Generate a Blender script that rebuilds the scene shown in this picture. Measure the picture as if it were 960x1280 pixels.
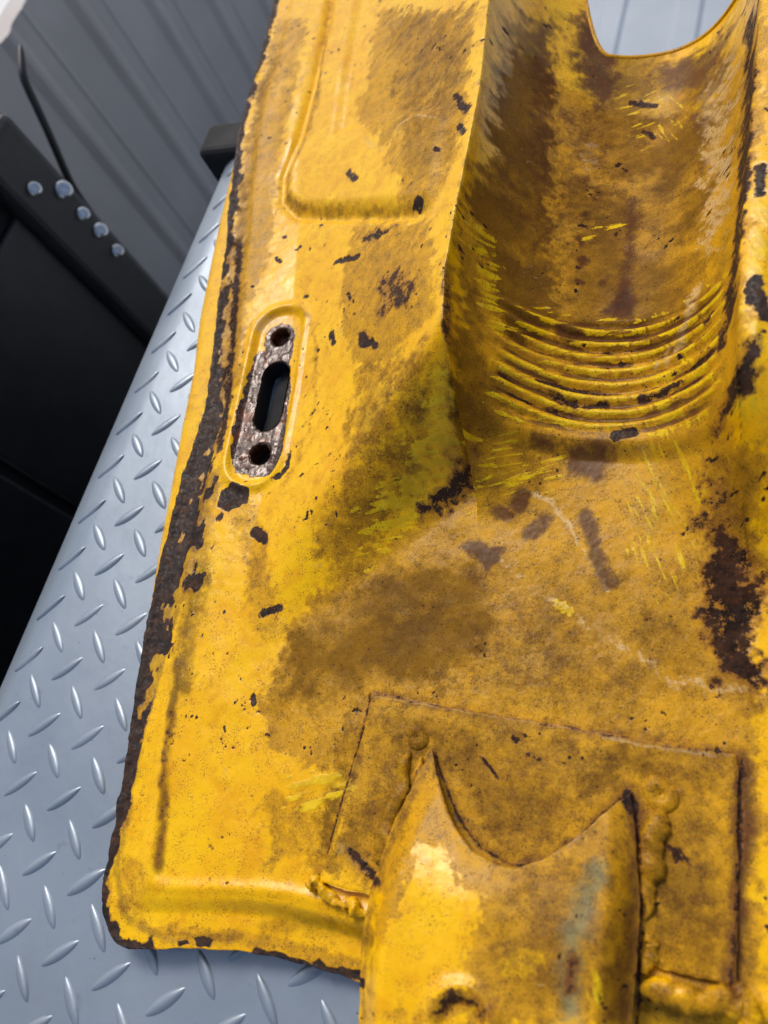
import bpy, math
import numpy as np
from mathutils import Matrix, Vector

# ------------------------------------------------------------------ scene, camera, light
scene = bpy.context.scene
for o in list(bpy.data.objects):
    bpy.data.objects.remove(o)
col = scene.collection
MM = 0.001

cam_data = bpy.data.cameras.new("camera")
cam = bpy.data.objects.new("camera", cam_data)
col.objects.link(cam)
cam_data.sensor_fit = 'VERTICAL'
cam_data.sensor_height = 24.0
cam_data.lens = 24.0 * 973.23 / 1280.0
cam_data.clip_start = 0.01
cam_data.clip_end = 200.0
cam.matrix_world = Matrix((
    (0.90463798, -0.1024556, 0.41368222, 0.30130),
    (0.25725535, 0.90516000, -0.33838595, 0.05362),
    (-0.33977907, 0.41253875, 0.84519937, 0.32823),
    (0, 0, 0, 1)))
cam_data.dof.use_dof = True
cam_data.dof.focus_distance = 0.37
cam_data.dof.aperture_fstop = cam_data.lens / 3.2      # a pupil of about 3 mm
scene.camera = cam

SUN_AZ, SUN_EL = math.radians(128), math.radians(52)   # azimuth from +X towards +Y
world = bpy.data.worlds.new("World")
scene.world = world
world.use_nodes = True
wn = world.node_tree
bg = wn.nodes['Background']
sky = wn.nodes.new('ShaderNodeTexSky')
sky.sky_type = 'NISHITA'
sky.sun_disc = False
sky.sun_elevation = SUN_EL
sky.sun_rotation = math.pi / 2 - SUN_AZ
sky.air_density = 1.0
sky.dust_density = 4.0
sky.ozone_density = 0.6
wn.links.new(sky.outputs[0], bg.inputs[0])
bg.inputs[1].default_value = 0.105
sun_d = bpy.data.lights.new("sun", 'SUN')
sun_d.energy = 1.5
sun_d.angle = math.radians(22)
sun_d.color = (1.0, 0.97, 0.92)
sun = bpy.data.objects.new("sun", sun_d)
col.objects.link(sun)
sv = Vector((math.cos(SUN_AZ) * math.cos(SUN_EL), math.sin(SUN_AZ) * math.cos(SUN_EL), math.sin(SUN_EL)))
sun.rotation_euler = sv.to_track_quat('Z', 'Y').to_euler()
sun.location = (0, 0, 3)
scene.view_settings.view_transform = 'Standard'
scene.view_settings.look = 'None'
scene.view_settings.gamma = 1.0
scene.view_settings.exposure = 0.2
scene.view_settings.use_curve_mapping = False

# ------------------------------------------------------------------ numeric helpers
def S(t):
    t = np.clip(t, 0.0, 1.0)
    return t * t * (3 - 2 * t)

def vnoise(x, y, seed):
    xi = np.floor(x).astype(np.int64); yi = np.floor(y).astype(np.int64)
    fx = x - xi; fy = y - yi
    fx = fx * fx * fx * (fx * (fx * 6 - 15) + 10); fy = fy * fy * fy * (fy * (fy * 6 - 15) + 10)
    tab = np.random.default_rng(seed).random(65536).astype(np.float32)
    def hsh(a, b):
        return tab[((a * 7919 + b * 104729 + (a * b) * 31) ^ (a << 3)) & 65535]
    return (hsh(xi, yi) * (1 - fx) + hsh(xi + 1, yi) * fx) * (1 - fy) + (hsh(xi, yi + 1) * (1 - fx) + hsh(xi + 1, yi + 1) * fx) * fy

def fbm(x, y, size, seed, octaves=4, gain=0.5):
    """value noise in -1..1, feature size in mm"""
    a, s, tot, out = 1.0, 1.0 / size, 0.0, 0.0
    for k in range(octaves):
        c, n = math.cos(0.7 * k + seed), math.sin(0.7 * k + seed)
        out = out + a * (vnoise((x * c - y * n) * s + 37.1 * k, (x * n + y * c) * s + 11.7 * k, seed * 13 + k) * 2 - 1)
        tot += a; a *= gain; s *= 2.03
    return out / tot * 1.5

def seg_dist(x, y, pts, closed=False):
    """distance to a polyline and position along it 0..1"""
    d = np.full(x.shape, 1e9); at = np.zeros(x.shape)
    n = len(pts) if closed else len(pts) - 1
    for i in range(n):
        (x0, y0), (x1, y1) = pts[i], pts[(i + 1) % len(pts)]
        ex, ey = x1 - x0, y1 - y0
        t = np.clip(((x - x0) * ex + (y - y0) * ey) / (ex * ex + ey * ey + 1e-9), 0, 1)
        q = np.hypot(x - x0 - t * ex, y - y0 - t * ey)
        m = q < d
        d = np.where(m, q, d); at = np.where(m, (i + t) / n, at)
    return d, at

def poly_sd(x, y, pts):
    """signed distance, positive inside"""
    d, _ = seg_dist(x, y, pts, True)
    ins = np.zeros(x.shape, bool)
    for i in range(len(pts)):
        (x0, y0), (x1, y1) = pts[i], pts[(i + 1) % len(pts)]
        if y0 == y1: continue
        c = ((y0 > y) != (y1 > y)) & (x < (x1 - x0) * (y - y0) / (y1 - y0) + x0)
        ins ^= c
    return np.where(ins, d, -d)

# ------------------------------------------------------------------ the pressing: its form in mm (x across, y along, z up)
RIM = [(-77.1, 635.0), (-64.0, 594.4), (-54.9, 539.7), (-48.7, 489.4), (-41.7, 449.6), (-30.1, 404.6), (-14.8, 355.9), (-4.4, 317.4), (2.3, 293.2), (16.1, 246.4), (21.2, 216.3), (22.9, 186.1), (26.9, 155.8), (30.9, 127.6), (37.5, 97.2), (45.4, 66.2), (53.2, 37.4), (58.9, 13.7), (62.2, -2.7), (67.0, -17.9)]
BOT = [(87.6, -29.6), (102.8, -24.9), (119.2, -19.9), (137.3, -15.3), (153.3, -12.4), (172.8, -10.9), (193.2, -9.9)]
RIM_Y = np.array([-40.0] + [p[1] for p in RIM[::-1]] + [680.0]); RIM_X = np.array([RIM[-1][0]] + [p[0] for p in RIM[::-1]] + [RIM[0][0] - 12])
BOT_X = np.array([0.0] + [p[0] for p in BOT] + [250.0, 330.0, 460.0]); BOT_Y = np.array([BOT[0][1]] + [p[1] for p in BOT] + [-2.0, 4.0, 0.0])
Y0 = BOT[0][1]
RID_Y = np.array([100, 150, 178, 193, 229, 275, 336, 389, 449, 600.0]); RID_X = np.array([208, 202, 195, 191, 182, 172, 167, 163, 154, 138.0])
RIR_X = np.array([345, 318, 306, 302, 295, 291, 289, 287, 284, 280.0])
def rim_x(y): return np.interp(y, RIM_Y, RIM_X)
def bot_y(x): return np.interp(x, BOT_X, BOT_Y)
FLOOR, FLANGE, CREST = 14.0, 11.6, 75.0
BOSS = [(52.7, 282.1), (65.8, 202.9)]
EMBOSS = [(156.7, 317.0), (105.2, 343.6), (54.5, 364.2), (33.0, 372.5), (20.2, 383.9), (14.2, 404.4), (15.7, 432.8), (11.2, 484.0), (2.7, 533.1), (-5.4, 575.9), (-23.4, 660.8), (148.0, 529.0), (153.5, 453.0), (164.8, 367.6)]
STEP2 = [(-6.5, 652.8), (24.5, 554.0), (39.9, 472.0), (49.3, 423.3), (82.4, 418.1), (117.3, 402.0), (145.8, 383.2), (150.5, 420.8), (132.8, 526.5)]
def pressing(x, y):
    d = x - rim_x(y)
    e = y - bot_y(x)
    xr, xq = np.interp(y, RID_Y, RID_X), np.interp(y, RID_Y, RIR_X)
    # flange and pan
    k = np.minimum(d, e) - 3.0 * np.exp(-np.abs(d - e) / 8.0)
    fl = 2.2 + 3.6 * S((x - 100) / 90.0)
    z = FLOOR - fl + fl * S((k - 13) / 7.0) + 1.1 * np.exp(-((k - 23.5) / 3.0) ** 2) * (y < 130)
    z = z + 1.2 * S((5 - d) / 5.0)
    # humps either side of the channel
    d0 = 20 + 34 * S((y - 60) / 60.0)
    tl = np.clip((d - d0) / np.maximum(xr - rim_x(y) - d0, 1), 0, 1)
    footl = 186 - 1.12 * (182 - x)
    hl = (CREST - FLOOR) * (0.60 * tl + 0.40 * tl * tl) * S(tl / 0.12 + .35) * S((y - footl + 4) / 74.0)
    tr = np.clip((480 - x) / 180.0, 0, 1)
    footr = 176 - 0.9 * (x - 300)
    hr = (CREST + 2 - FLOOR) * tr * S((y - footr) / 62.0)
    # channel between the crests: a rounded trough
    xc = 0.55 * 240 + 0.45 * 0.5 * (xr + xq)
    s = np.where(x < xc, (xc - x) / (xc - xr), (x - xc) / (xq - xc))
    sc = np.clip(s, 0, 1)
    pw = np.where(x < xc, 1 - (1 - sc ** 2.2) ** 0.66, 1 - (1 - sc ** 2.4) ** 0.55)
    lift = 6.0 * S((y - 214) / 9.0) - 12.0 * S((y - 285) / 150.0)
    ribs = 1.15 * np.sin((y - 222 + 2.2 * np.sin(x / 17.0)) * 2 * math.pi / 7.2) * S((y - 224) / 8) * S((290 - y) / 10) * S((np.where(x < xc, .80, .95) - s) / 0.14)
    hcl = (CREST - FLOOR) * S((y - 182 + 4) / 74.0)
    hcr = (CREST + 2 - FLOOR) * S((y - 176) / 62.0)
    hc = np.where(x < xc, hcl, hcr)
    lf = lift * (1 - pw)
    inner = lf + ribs + np.maximum(hc, 0) * pw
    out = np.where(x < xr, hl, np.where(x > xq, hr, inner))
    z = z + out
    # soften the crest
    z = z - 2.4 * np.exp(-np.abs(x - xr) / 3.5) * S((y - 215) / 30) - 2.4 * np.exp(-np.abs(x - xq) / 3.5) * S((y - 215) / 30)
    # groove beside the crest, raised pad with a second step
    sd = poly_sd(x, y, EMBOSS)
    fade = S((xr - 12 - x) / 14.0)
    z = z + (4.5 * S((sd + 2) / 9.0) - 1.6 * np.exp(-((sd + 2.5) / 3.0) ** 2)) * fade
    sd2 = poly_sd(x, y, STEP2)
    z = z - 4.6 * S((sd2 + 6) / 12.0) * fade
    # long swage at the upper left
    z = z + 2.2 * np.exp(-((x - rim_x(y) - 44) / 9.0) ** 2) * S((y - 400) / 40)
    # oval boss round the fixing holes
    bd, _ = seg_dist(x, y, BOSS)
    z = z + 1.7 * np.exp(-((bd - 18.5) / 2.6) ** 2) - 1.5 * S((17.5 - bd) / 4.0)
    return z
def wobble(x, y):
    return 0.5 * fbm(x, y, 60, 3, 2) + 0.22 * fbm(x, y, 17, 4, 3) + 0.05 * fbm(x, y, 3.0, 5, 2)
DBL = [(168.0, 94.4), (309.3, 101.4), (315.9, 29.2), (165.8, 18.6)]
TL = [(199.6, 77.8), (196.2, 65.4), (192.6, 50.6), (190.5, 33.7), (189.7, 21.9), (191.0, 9.6), (194.5, -5.6), (200.1, -24.5)]
TR = [(276.1, 79.8), (280.6, 62.0), (284.1, 44.9), (285.6, 28.2), (287.4, 5.6)]
CUT = [(199.9, 77.7), (206.8, 66.3), (214.1, 56.6), (220.8, 50.2), (227.3, 46.5), (235.7, 44.8), (243.7, 45.1), (250.8, 49.5), (258.6, 57.4), (267.5, 69.1), (275.9, 80.1)]
def tong_l(y): return np.interp(-y, [-p[1] for p in TL], [p[0] for p in TL])
def tong_r(y): return np.interp(-y, [-p[1] for p in TR], [p[0] for p in TR])
def tongue(x, y):
    xl, xr = tong_l(y), tong_r(y)
    s = (x - xl) / (xr - xl)
    g = np.clip((80 - y) / 100.0, 0, 1.3)
    ha = 2.0 + 12.0 * S(g / 0.55)
    return 20.6 + 5.0 * g + ha * S((s + 0.01) / 0.17) * S((1.0 - s) / 0.11) ** 0.9
HOLES = [('round', [(52.2, 280.4)], 5.8), ('slot', [(58.6, 255.1), (62.9, 227.4)], 8.3), ('round', [(66.5, 204.9)], 6.0)]

# ------------------------------------------------------------------ wear: what lies on the paint, with some painted shade and highlights, by place on the part
# ('p' polygon | 's' stroke, amount, half width or 0, softness, edge wander, points)
GRIME = [
    ('p', 1.0, 0, 7, 5, [(179.5, 243.2), (173.9, 205.1), (150.2, 158.3), (127.5, 135.2), (113.1, 105.8), (112.7, 79.5), (125.8, 64.4), (159.1, 60.2), (167.8, 50.7), (166.8, 22.8), (195.0, 19.3), (208.2, -13.0), (324.6, 22.5), (288.2, 410.1), (154.8, 458.5), (165.3, 371.2), (171.4, 295.9)]),
    ('p', 0.75, 0, 6, 6, [(45.5, 535.5), (148.6, 449.9), (161.1, 376.8), (156.2, 318.7), (126.1, 333.8), (103.6, 374.9), (56.1, 439.8), (63.9, 460.9)]),
    ('p', 0.55, 0, 9, 8, [(114.4, 260.3), (173.9, 235.2), (173.9, 205.1), (150.2, 158.3), (127.5, 135.2), (121.9, 170.2), (129.0, 200.5)]),
    ('p', 0.72, 0, 6, 5, [(-56.0, 573.5), (-22.2, 561.2), (-2.7, 491.1), (4.3, 418.4), (26.0, 332.4), (22.7, 302.6), (46.0, 226.7), (40.9, 206.1), (9.6, 274.6), (-22.6, 388.8), (-45.1, 495.8)]),
    ('s', 0.6, 3.5, 3, 2.0, [(-7.4, 572.9), (1.9, 525.5), (19.3, 466.3), (21.7, 435.3), (17.7, 404.3), (22.9, 382.0), (43.0, 369.8), (84.2, 353.6), (139.3, 327.4)]),
    ('p', 0.55, 0, 8, 8, [(127.8, 47.8), (162.2, 62.6), (169.9, 41.8), (162.2, 21.6), (138.2, 19.6)]),
    ('p', 0.6, 0, 5, 4, [(73.9, 7.2), (89.5, -1.8), (89.4, -20.9), (77.0, -18.2), (68.6, -1.0)]),
    ('p', 0.7, 0, 4, 5, [(84.0, 351.8), (156.8, 311.5), (174.3, 247.8), (127.2, 238.8), (99.2, 279.2), (89.5, 317.3)]),
    ('s', 0.6, 9, 5, 4, [(64.5, 179.3), (85.9, 150.1), (102.3, 119.2)]),
    ('s', 0.7, 3, 2, 1.5, [(104.4, -16.4), (135.7, -10.7), (164.1, -8.0), (196.2, -3.9)]),
    ('s', 0.5, 2.2, 2.2, 2.5, [(62.4, 297.9), (82.3, 274.6), (94.8, 233.9), (98.1, 199.1), (89.8, 183.5)]),
    ('p', -0.9, 0, 3, 4, [(136.6, 48.2), (150.2, 58.1), (162.3, 60.0), (167.9, 55.5), (154.7, 44.5), (144.5, 40.3)]),
    ('p', -0.95, 0, 2.5, 4, [(206.0, 44.4), (218.3, 44.9), (225.7, 36.1), (234.2, 32.0), (236.3, 23.8), (230.6, 12.3), (240.6, 5.9), (231.5, -2.2), (207.5, -10.9), (202.3, 3.3), (206.3, 25.3)]),
    ('s', -0.9, 4, 2, 2.0, [(248.9, 16.7), (255.0, 19.8)]),
    ('p', -0.85, 0, 3, 3, [(290.0, 23.0), (295.1, 29.6), (299.5, 27.2), (299.6, 22.5), (291.3, 18.4)]),
    ('p', -0.9, 0, 4, 5, [(148.6, 449.9), (159.0, 475.4), (167.1, 421.7), (169.3, 365.2), (169.4, 312.5), (171.9, 279.0), (179.2, 238.7), (175.6, 238.1), (168.8, 277.9), (164.6, 344.6)]),
    ('p', -0.8, 0, 3, 4, [(292.0, 221.3), (305.1, 221.8), (307.6, 205.8), (300.8, 204.1)]),
    ('p', -0.9, 0, 3, 4, [(289.1, 303.1), (294.7, 341.8), (304.8, 223.9), (296.3, 226.4), (297.0, 251.1)]),
    ('p', -0.75, 0, 4, 5, [(179.0, 233.4), (184.8, 209.1), (178.5, 189.6), (159.7, 167.7), (150.2, 158.3), (155.6, 176.5), (169.0, 203.6), (174.9, 220.4)]),
]
LEMON = [
    ('p', 0.75, 0, 8, 8, [(174.0, 232.5), (186.8, 211.9), (178.3, 192.8), (159.7, 167.7), (145.9, 150.1), (142.1, 166.6), (158.8, 189.5), (169.7, 214.1)]),
    ('p', 0.8, 0, 5, 5, [(190.7, 266.9), (199.7, 267.9), (218.7, 259.0), (240.3, 258.4), (261.2, 258.9), (276.7, 267.2), (283.0, 260.0), (283.0, 238.7), (275.2, 226.5), (252.7, 222.1), (220.5, 227.9), (202.9, 233.4), (193.9, 244.9)]),
    ('s', 0.7, 5, 3, 4, [(176.5, 307.1), (185.5, 277.3), (199.3, 253.1)]),
    ('p', 0.36, 0, 7, 6, [(213.1, 454.4), (244.0, 446.6), (252.8, 409.2), (236.9, 406.4), (221.0, 429.7)]),
    ('s', 0.55, 4, 3, 3, [(219.9, 337.0), (223.5, 343.2), (232.0, 346.2)]),
    ('p', 0.38, 0, 9, 7, [(203.8, 226.5), (225.2, 218.2), (228.7, 196.3), (194.6, 184.3), (183.9, 163.6), (187.9, 198.9)]),
    ('p', 0.3, 0, 8, 6, [(256.3, 219.8), (281.3, 227.2), (286.8, 204.9), (291.0, 141.3), (268.1, 157.4), (257.2, 188.1)]),
    ('s', 0.85, 3, 1.5, 1.5, [(237.5, 147.4), (241.8, 145.6)]),
    ('p', 0.62, 0, 4, 5, [(136.6, 48.2), (150.2, 58.1), (162.3, 60.0), (167.9, 55.5), (154.7, 44.5), (144.5, 40.3)]),
    ('s', 0.3, 3, 4, 1, [(276.0, 30.9), (276.4, 9.6)]),
    ('p', 0.7, 0, 3, 3, [(296.3, 226.4), (294.3, 280.9), (296.5, 320.0), (306.9, 209.7), (293.7, 218.2)]),
]
RUST_AND_SHADE = [
    ('p', 0.42, 0, 9, 9, [(173.6, 91.5), (215.5, 93.7), (303.9, 98.3), (311.5, 35.9), (289.1, 26.4), (279.3, 78.4), (268.9, 73.0), (244.1, 48.3), (225.3, 50.3), (201.0, 76.1), (193.3, 32.8), (174.2, 27.8)]),
    ('p', 0.44, 0, 9, 9, [(228.3, 42.1), (246.8, 43.3), (274.7, 74.0), (283.2, 11.8), (252.0, 2.7), (240.0, 20.0)]),
    ('p', 0.38, 0, 10, 10, [(135.3, 248.7), (175.7, 232.8), (171.9, 196.4), (139.4, 155.8), (133.0, 184.9)]),
    ('p', 0.40, 0, 9, 9, [(65.9, 513.5), (143.9, 448.2), (159.9, 372.3), (151.4, 358.1), (100.2, 420.2)]),
    ('p', 0.36, 0, 8, 8, [(86.1, 345.4), (155.3, 307.8), (173.5, 241.1), (136.7, 244.0), (106.0, 286.2)]),
    ('s', 0.8, 3.2, 3, 1.2, [(235.9, 366.5), (238.3, 342.9), (240.2, 315.6), (241.0, 298.2)]),
    ('p', 1.0, 0, 2.5, 1.0, [(230.5, 292.1), (236.7, 299.8), (238.7, 310.7), (243.3, 310.2), (247.2, 296.3), (246.6, 287.9), (237.5, 287.4)]),
    ('s', 0.9, 5, 2, 1, [(217.2, 278.4), (221.8, 277.1)]),
    ('p', 0.95, 0, 4, 2, [(226.9, 219.8), (245.5, 224.6), (251.5, 215.9), (246.1, 206.0), (232.5, 204.6), (226.0, 211.7)]),  # dark stain just below the ribbed step, its shade painted in
    ('s', 0.75, 4, 3, 1.5, [(214.8, 219.9), (221.7, 219.1)]),
    ('s', 0.8, 2.6, 1.5, 1.2, [(214.8, 354.9), (214.5, 352.5)]), ('s', 0.8, 2.2, 1.5, 1.2, [(213.1, 335.8), (215.1, 333.3)]),
    ('s', 0.85, 2.8, 1.5, 1.2, [(217.5, 324.4), (218.9, 320.4)]), ('s', 0.85, 2.4, 1.5, 1.2, [(218.0, 308.6), (220.5, 306.9)]),
    ('s', 0.75, 2.2, 1.5, 1.2, [(229.4, 308.2), (230.6, 309.8)]), ('s', 0.7, 2.0, 1.5, 1.2, [(216.8, 366.4), (216.7, 373.7)]),
    ('s', 0.85, 4.2, 1.6, 1, [(212.9, 195.2), (211.4, 189.5)]), ('s', 0.8, 4.0, 1.6, 1, [(202.7, 184.6), (206.6, 183.6)]),
    ('s', 0.8, 4.2, 2, 1.2, [(223.7, 184.9), (218.9, 176.7)]),
    ('p', 0.95, 0, 2, 1.5, [(189.0, 168.2), (197.1, 172.4), (208.0, 169.9), (208.7, 163.1), (202.9, 156.3), (196.6, 161.5)]),
    ('s', 0.6, 4, 2.5, 1, [(199.1, 153.5), (201.4, 153.1)]),
    ('s', 0.85, 3.6, 1.8, 1, [(241.5, 188.2), (245.7, 181.1), (248.2, 170.4), (251.9, 163.7), (255.7, 159.7)]),
    ('p', 0.8, 0, 7, 5, [(163.5, 479.2), (172.6, 493.9), (191.7, 386.1), (202.1, 320.3), (197.5, 312.3), (181.7, 388.5)]),
    ('p', 0.9, 0, 6, 5, [(178.0, 506.1), (198.8, 519.5), (206.1, 486.3), (218.2, 448.5), (206.5, 428.0), (191.5, 460.7)]),
    ('p', 0.7, 0, 6, 6, [(223.3, 473.7), (257.8, 468.9), (267.9, 465.2), (272.3, 403.5), (266.4, 390.6), (253.3, 438.0), (234.8, 452.7)]),
    ('p', 0.6, 0, 7, 7, [(184.0, 427.7), (207.5, 434.6), (217.8, 360.3), (203.3, 343.8)]),
    ('p', 0.6, 0, 6, 5, [(257.8, 399.5), (267.1, 400.8), (271.8, 341.2), (265.3, 342.6)]),
    ('p', 0.65, 0, 5, 3, [(156.5, 83.3), (162.4, 93.3), (169.5, 77.1), (163.4, 71.2)]),
    ('s', 0.7, 2.0, 3, 1.5, [(169.3, 93.4), (165.8, 81.9), (167.2, 60.2), (166.5, 41.0), (164.6, 22.2)]),
    ('s', 0.6, 5, 4, 2, [(264.4, 100.1), (284.8, 99.7), (308.3, 101.3)]),
    ('s', 0.9, 4, 3, 1.5, [(311.6, 100.5), (313.3, 76.4), (313.8, 55.9), (315.2, 30.0)]),
    ('s', 0.55, 3, 2, 1, [(167.7, 95.0), (215.2, 95.2), (264.9, 98.8)]),
    ('p', 0.55, 0, 8, 6, [(235.2, 28.5), (249.6, 37.7), (259.4, 30.6), (251.7, 16.4), (241.8, 18.1)]),
    ('p', 0.5, 0, 8, 6, [(236.1, 81.1), (272.9, 83.9), (271.2, 76.4), (254.6, 55.3), (238.4, 46.8), (225.3, 50.3), (234.8, 64.4)]),
    ('p', 0.5, 0, 7, 6, [(292.8, 79.0), (306.8, 82.5), (311.3, 38.2), (298.2, 34.2)]),
    ('s', 0.75, 4, 2.5, 1.5, [(277.4, 76.5), (280.5, 62.0), (281.6, 46.8), (283.2, 27.7), (284.5, 10.8)]),
    ('s', 0.8, 3, 2, 1, [(267.3, 24.7), (268.4, 15.9)]),
    ('p', 0.6, 0, 4, 3, [(178.9, 211.9), (192.4, 209.5), (193.8, 191.0), (184.9, 183.7), (176.7, 195.2)]),
    ('s', 0.6, 2.2, 2, 1, [(90.6, 447.0), (90.5, 436.7)]),
    ('p', 0.55, 0, 3, 3, [(69.9, 383.8), (84.8, 376.7), (87.9, 367.0), (74.5, 373.3)]),
    ('s', 0.5, 2.5, 3, 1, [(-60.3, 538.2), (-42.8, 455.3), (-21.8, 381.3)]),
    ('p', 0.5, 0, 5, 4, [(76.2, 149.2), (92.0, 150.0), (103.4, 130.9), (90.4, 125.6)]),
    ('s', 0.6, 2.5, 1.5, 1, [(62.4, 21.5), (68.0, -4.5), (82.2, -19.9), (100.0, -20.8)]),
    ('s', 0.55, 3.5, 2, 1, [(101.8, -20.3), (118.5, -15.9), (136.4, -12.3)]),
    ('p', 0.5, 0, 8, 6, [(152.1, 199.6), (172.2, 204.7), (171.9, 187.6), (152.6, 169.2)]),
    ('p', 0.4, 0, 10, 9, [(192.2, 160.9), (235.9, 156.0), (271.7, 131.3), (301.6, 121.6), (246.0, 100.7), (198.5, 104.0)]),
]
TAR = [
    ('s', 0.5, 2.0, 2.4, 1.6, [(69.7, 66.6), (76.6, 42.4), (85.0, 20.2), (90.1, 4.9)]),
    ('s', 0.72, 3.0, 2.5, 1.6, [(-4.5, 354.6), (14.8, 292.6), (32.9, 237.2), (40.9, 206.1)]),
    ('s', 0.9, 1.8, 0.8, 0.8, [(144.5, -14.0), (172.2, -11.2), (197.0, -6.2)]),
    ('p', 1.0, 0, 0.6, 0.8, [(51.7, 180.7), (58.7, 186.3), (69.7, 183.7), (71.2, 176.3), (61.2, 169.7), (53.3, 171.6)]),
    ('s', 1.0, 2.6, 0.9, 1.2, [(80.3, 161.1), (89.2, 156.7)]),
    ('s', 0.8, 1.8, 1, 1.2, [(109.5, 125.0), (101.2, 119.8)]), ('s', 0.9, 1.5, 0.8, 0.8, [(108.6, 82.3), (110.4, 79.8)]),
    ('p', 0.75, 0, 3, 3.5, [(96.4, 329.9), (107.4, 333.1), (125.3, 322.8), (118.4, 321.0), (106.9, 323.6)]),
    ('s', 0.9, 2.2, 1, 1.6, [(81.9, 321.2), (98.9, 318.6)]),
    ('p', 0.62, 0, 5, 6, [(120.7, 292.0), (139.1, 291.0), (154.0, 277.5), (152.5, 268.0), (133.7, 272.6)]),
    ('p', 0.85, 0, 1.5, 2, [(116.5, 264.9), (124.8, 264.5), (136.3, 252.5), (132.5, 250.6), (121.3, 257.2)]),
    ('s', 0.8, 1.8, 1, 1.2, [(93.6, 272.4), (98.1, 266.3)]), ('s', 0.8, 1.4, 0.8, 1.0, [(100.5, 295.6), (103.1, 291.2)]),
    ('s', 0.8, 1.3, 0.7, 0.8, [(63.4, 305.1), (65.6, 304.1)]), ('s', 0.85, 1.4, 0.7, 0.8, [(30.6, 353.2), (31.4, 352.6)]),
    ('s', 0.8, 1.4, 0.7, 0.8, [(30.0, 337.2), (34.2, 333.3)]), ('s', 0.8, 1.4, 0.7, 0.8, [(21.2, 315.6), (22.0, 315.0)]),
    ('s', 0.9, 2.4, 1, 1, [(139.3, 329.1), (143.2, 326.2)]), ('s', 0.7, 2.2, 1, 1.6, [(74.1, 380.7), (83.8, 372.2)]),
    ('s', 0.75, 2.2, 1.4, 1.8, [(145.9, 394.0), (158.2, 373.5)]), ('s', 0.75, 2.0, 1.2, 1.6, [(155.1, 366.5), (161.0, 358.8)]),
    ('s', 0.8, 1.5, 1, 1, [(144.5, 358.3), (146.8, 356.5)]),
    ('p', 0.8, 0, 7, 5, [(164.3, 179.0), (173.5, 191.1), (183.0, 203.2), (189.3, 200.3), (185.2, 191.5), (179.7, 181.0), (169.5, 175.3)]),
    ('s', 0.5, 1.8, 1.5, 1.2, [(179.2, 241.4), (171.7, 278.0)]),
    ('p', 0.85, 0, 10, 7, [(291.3, 178.0), (297.0, 193.2), (313.3, 157.9), (315.8, 127.4), (302.3, 127.8), (294.9, 145.2)]),
    ('p', 0.66, 0, 9, 7, [(284.4, 199.6), (288.6, 214.7), (295.5, 193.3), (300.4, 175.8), (293.9, 168.1)]),
    ('p', 0.85, 0, 6, 5, [(289.3, 227.5), (295.4, 233.3), (302.8, 237.5), (302.9, 223.3), (294.7, 220.1), (292.8, 215.0)]),
    ('s', 0.7, 2.0, 1.6, 1.6, [(281.6, 437.0), (286.1, 374.4), (288.7, 323.2), (289.7, 276.2), (289.0, 249.2)]),
    ('s', 0.85, 2.6, 1.4, 1.6, [(294.6, 316.3), (295.1, 304.0)]), ('s', 0.85, 3.0, 1.4, 2.0, [(297.9, 261.7), (301.1, 245.8)]),
    ('s', 0.7, 2.5, 2, 2, [(217.9, 242.3), (229.1, 238.8), (243.1, 239.5)]), ('s', 0.7, 2.0, 1.5, 1.5, [(256.6, 242.4), (273.0, 245.0)]),
    ('s', 0.95, 2.6, 1, 0.8, [(249.0, 224.3), (255.6, 225.8)]),
    ('s', 0.7, 1.4, 0.8, 0.6, [(210.6, 248.6), (242.1, 245.9)]),
    ('s', 0.7, 2.0, 1.2, 1.5, [(223.3, 443.2), (236.7, 438.9)]), ('s', 0.65, 2.0, 1.2, 1.5, [(233.0, 419.6), (240.0, 413.7)]),
    ('p', 0.98, 0, 0.6, 0.9, [(168.2, -9.6), (171.1, -7.6), (176.0, -10.0), (171.9, -12.4)]),
    ('p', 1.0, 0, 0.5, 0.7, [(116.0, -16.6), (120.3, -14.7), (124.7, -14.9), (123.9, -17.8), (118.4, -19.5)]),
    ('p', 1.0, 0, 0.5, 0.7, [(108.9, -20.0), (112.9, -18.2), (115.0, -19.3), (109.8, -22.1)]),
    ('s', 0.72, 0.9, 0.9, 0.7, [(165.7, 93.9), (166.2, 76.9), (165.7, 58.5), (164.8, 37.6), (166.0, 24.1)]),
    ('s', 0.50, 0.8, 1.0, 0.9, [(167.5, 95.7), (201.3, 95.9), (246.9, 97.9), (284.9, 99.1), (309.9, 102.3)]),
    ('s', 0.62, 1.3, 1.4, 1.0, [(310.6, 100.2), (312.4, 76.1), (313.4, 50.9), (314.2, 30.2)]),
    ('p', 0.7, 0, 2, 2.5, [(291.2, 66.4), (296.3, 67.8), (301.1, 62.0), (293.1, 59.8)]),
    ('s', 0.8, 2.4, 1.4, 1.4, [(274.6, 78.2), (277.3, 74.7)]),
    ('s', 0.7, 2.2, 1.6, 1.5, [(175.6, 32.7), (182.8, 28.7), (191.9, 25.3)]),
    ('s', 0.6, 3.0, 3, 2.6, [(226.1, -3.0), (234.7, 1.7), (244.2, 2.0)]),
    ('s', 0.75, 0.9, 0.6, 0.3, [(218.9, 79.9), (223.1, 77.2), (227.1, 73.8)]),
    ('s', 0.55, 2.4, 2.4, 1.6, [(267.5, 23.6), (267.9, 15.7)]),
    ('p', 0.9, 0, 1.0, 1.2, [(86.9, 193.6), (88.0, 202.5), (89.5, 207.1), (92.0, 195.4), (87.5, 189.0), (80.6, 190.0)]),
]
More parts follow.
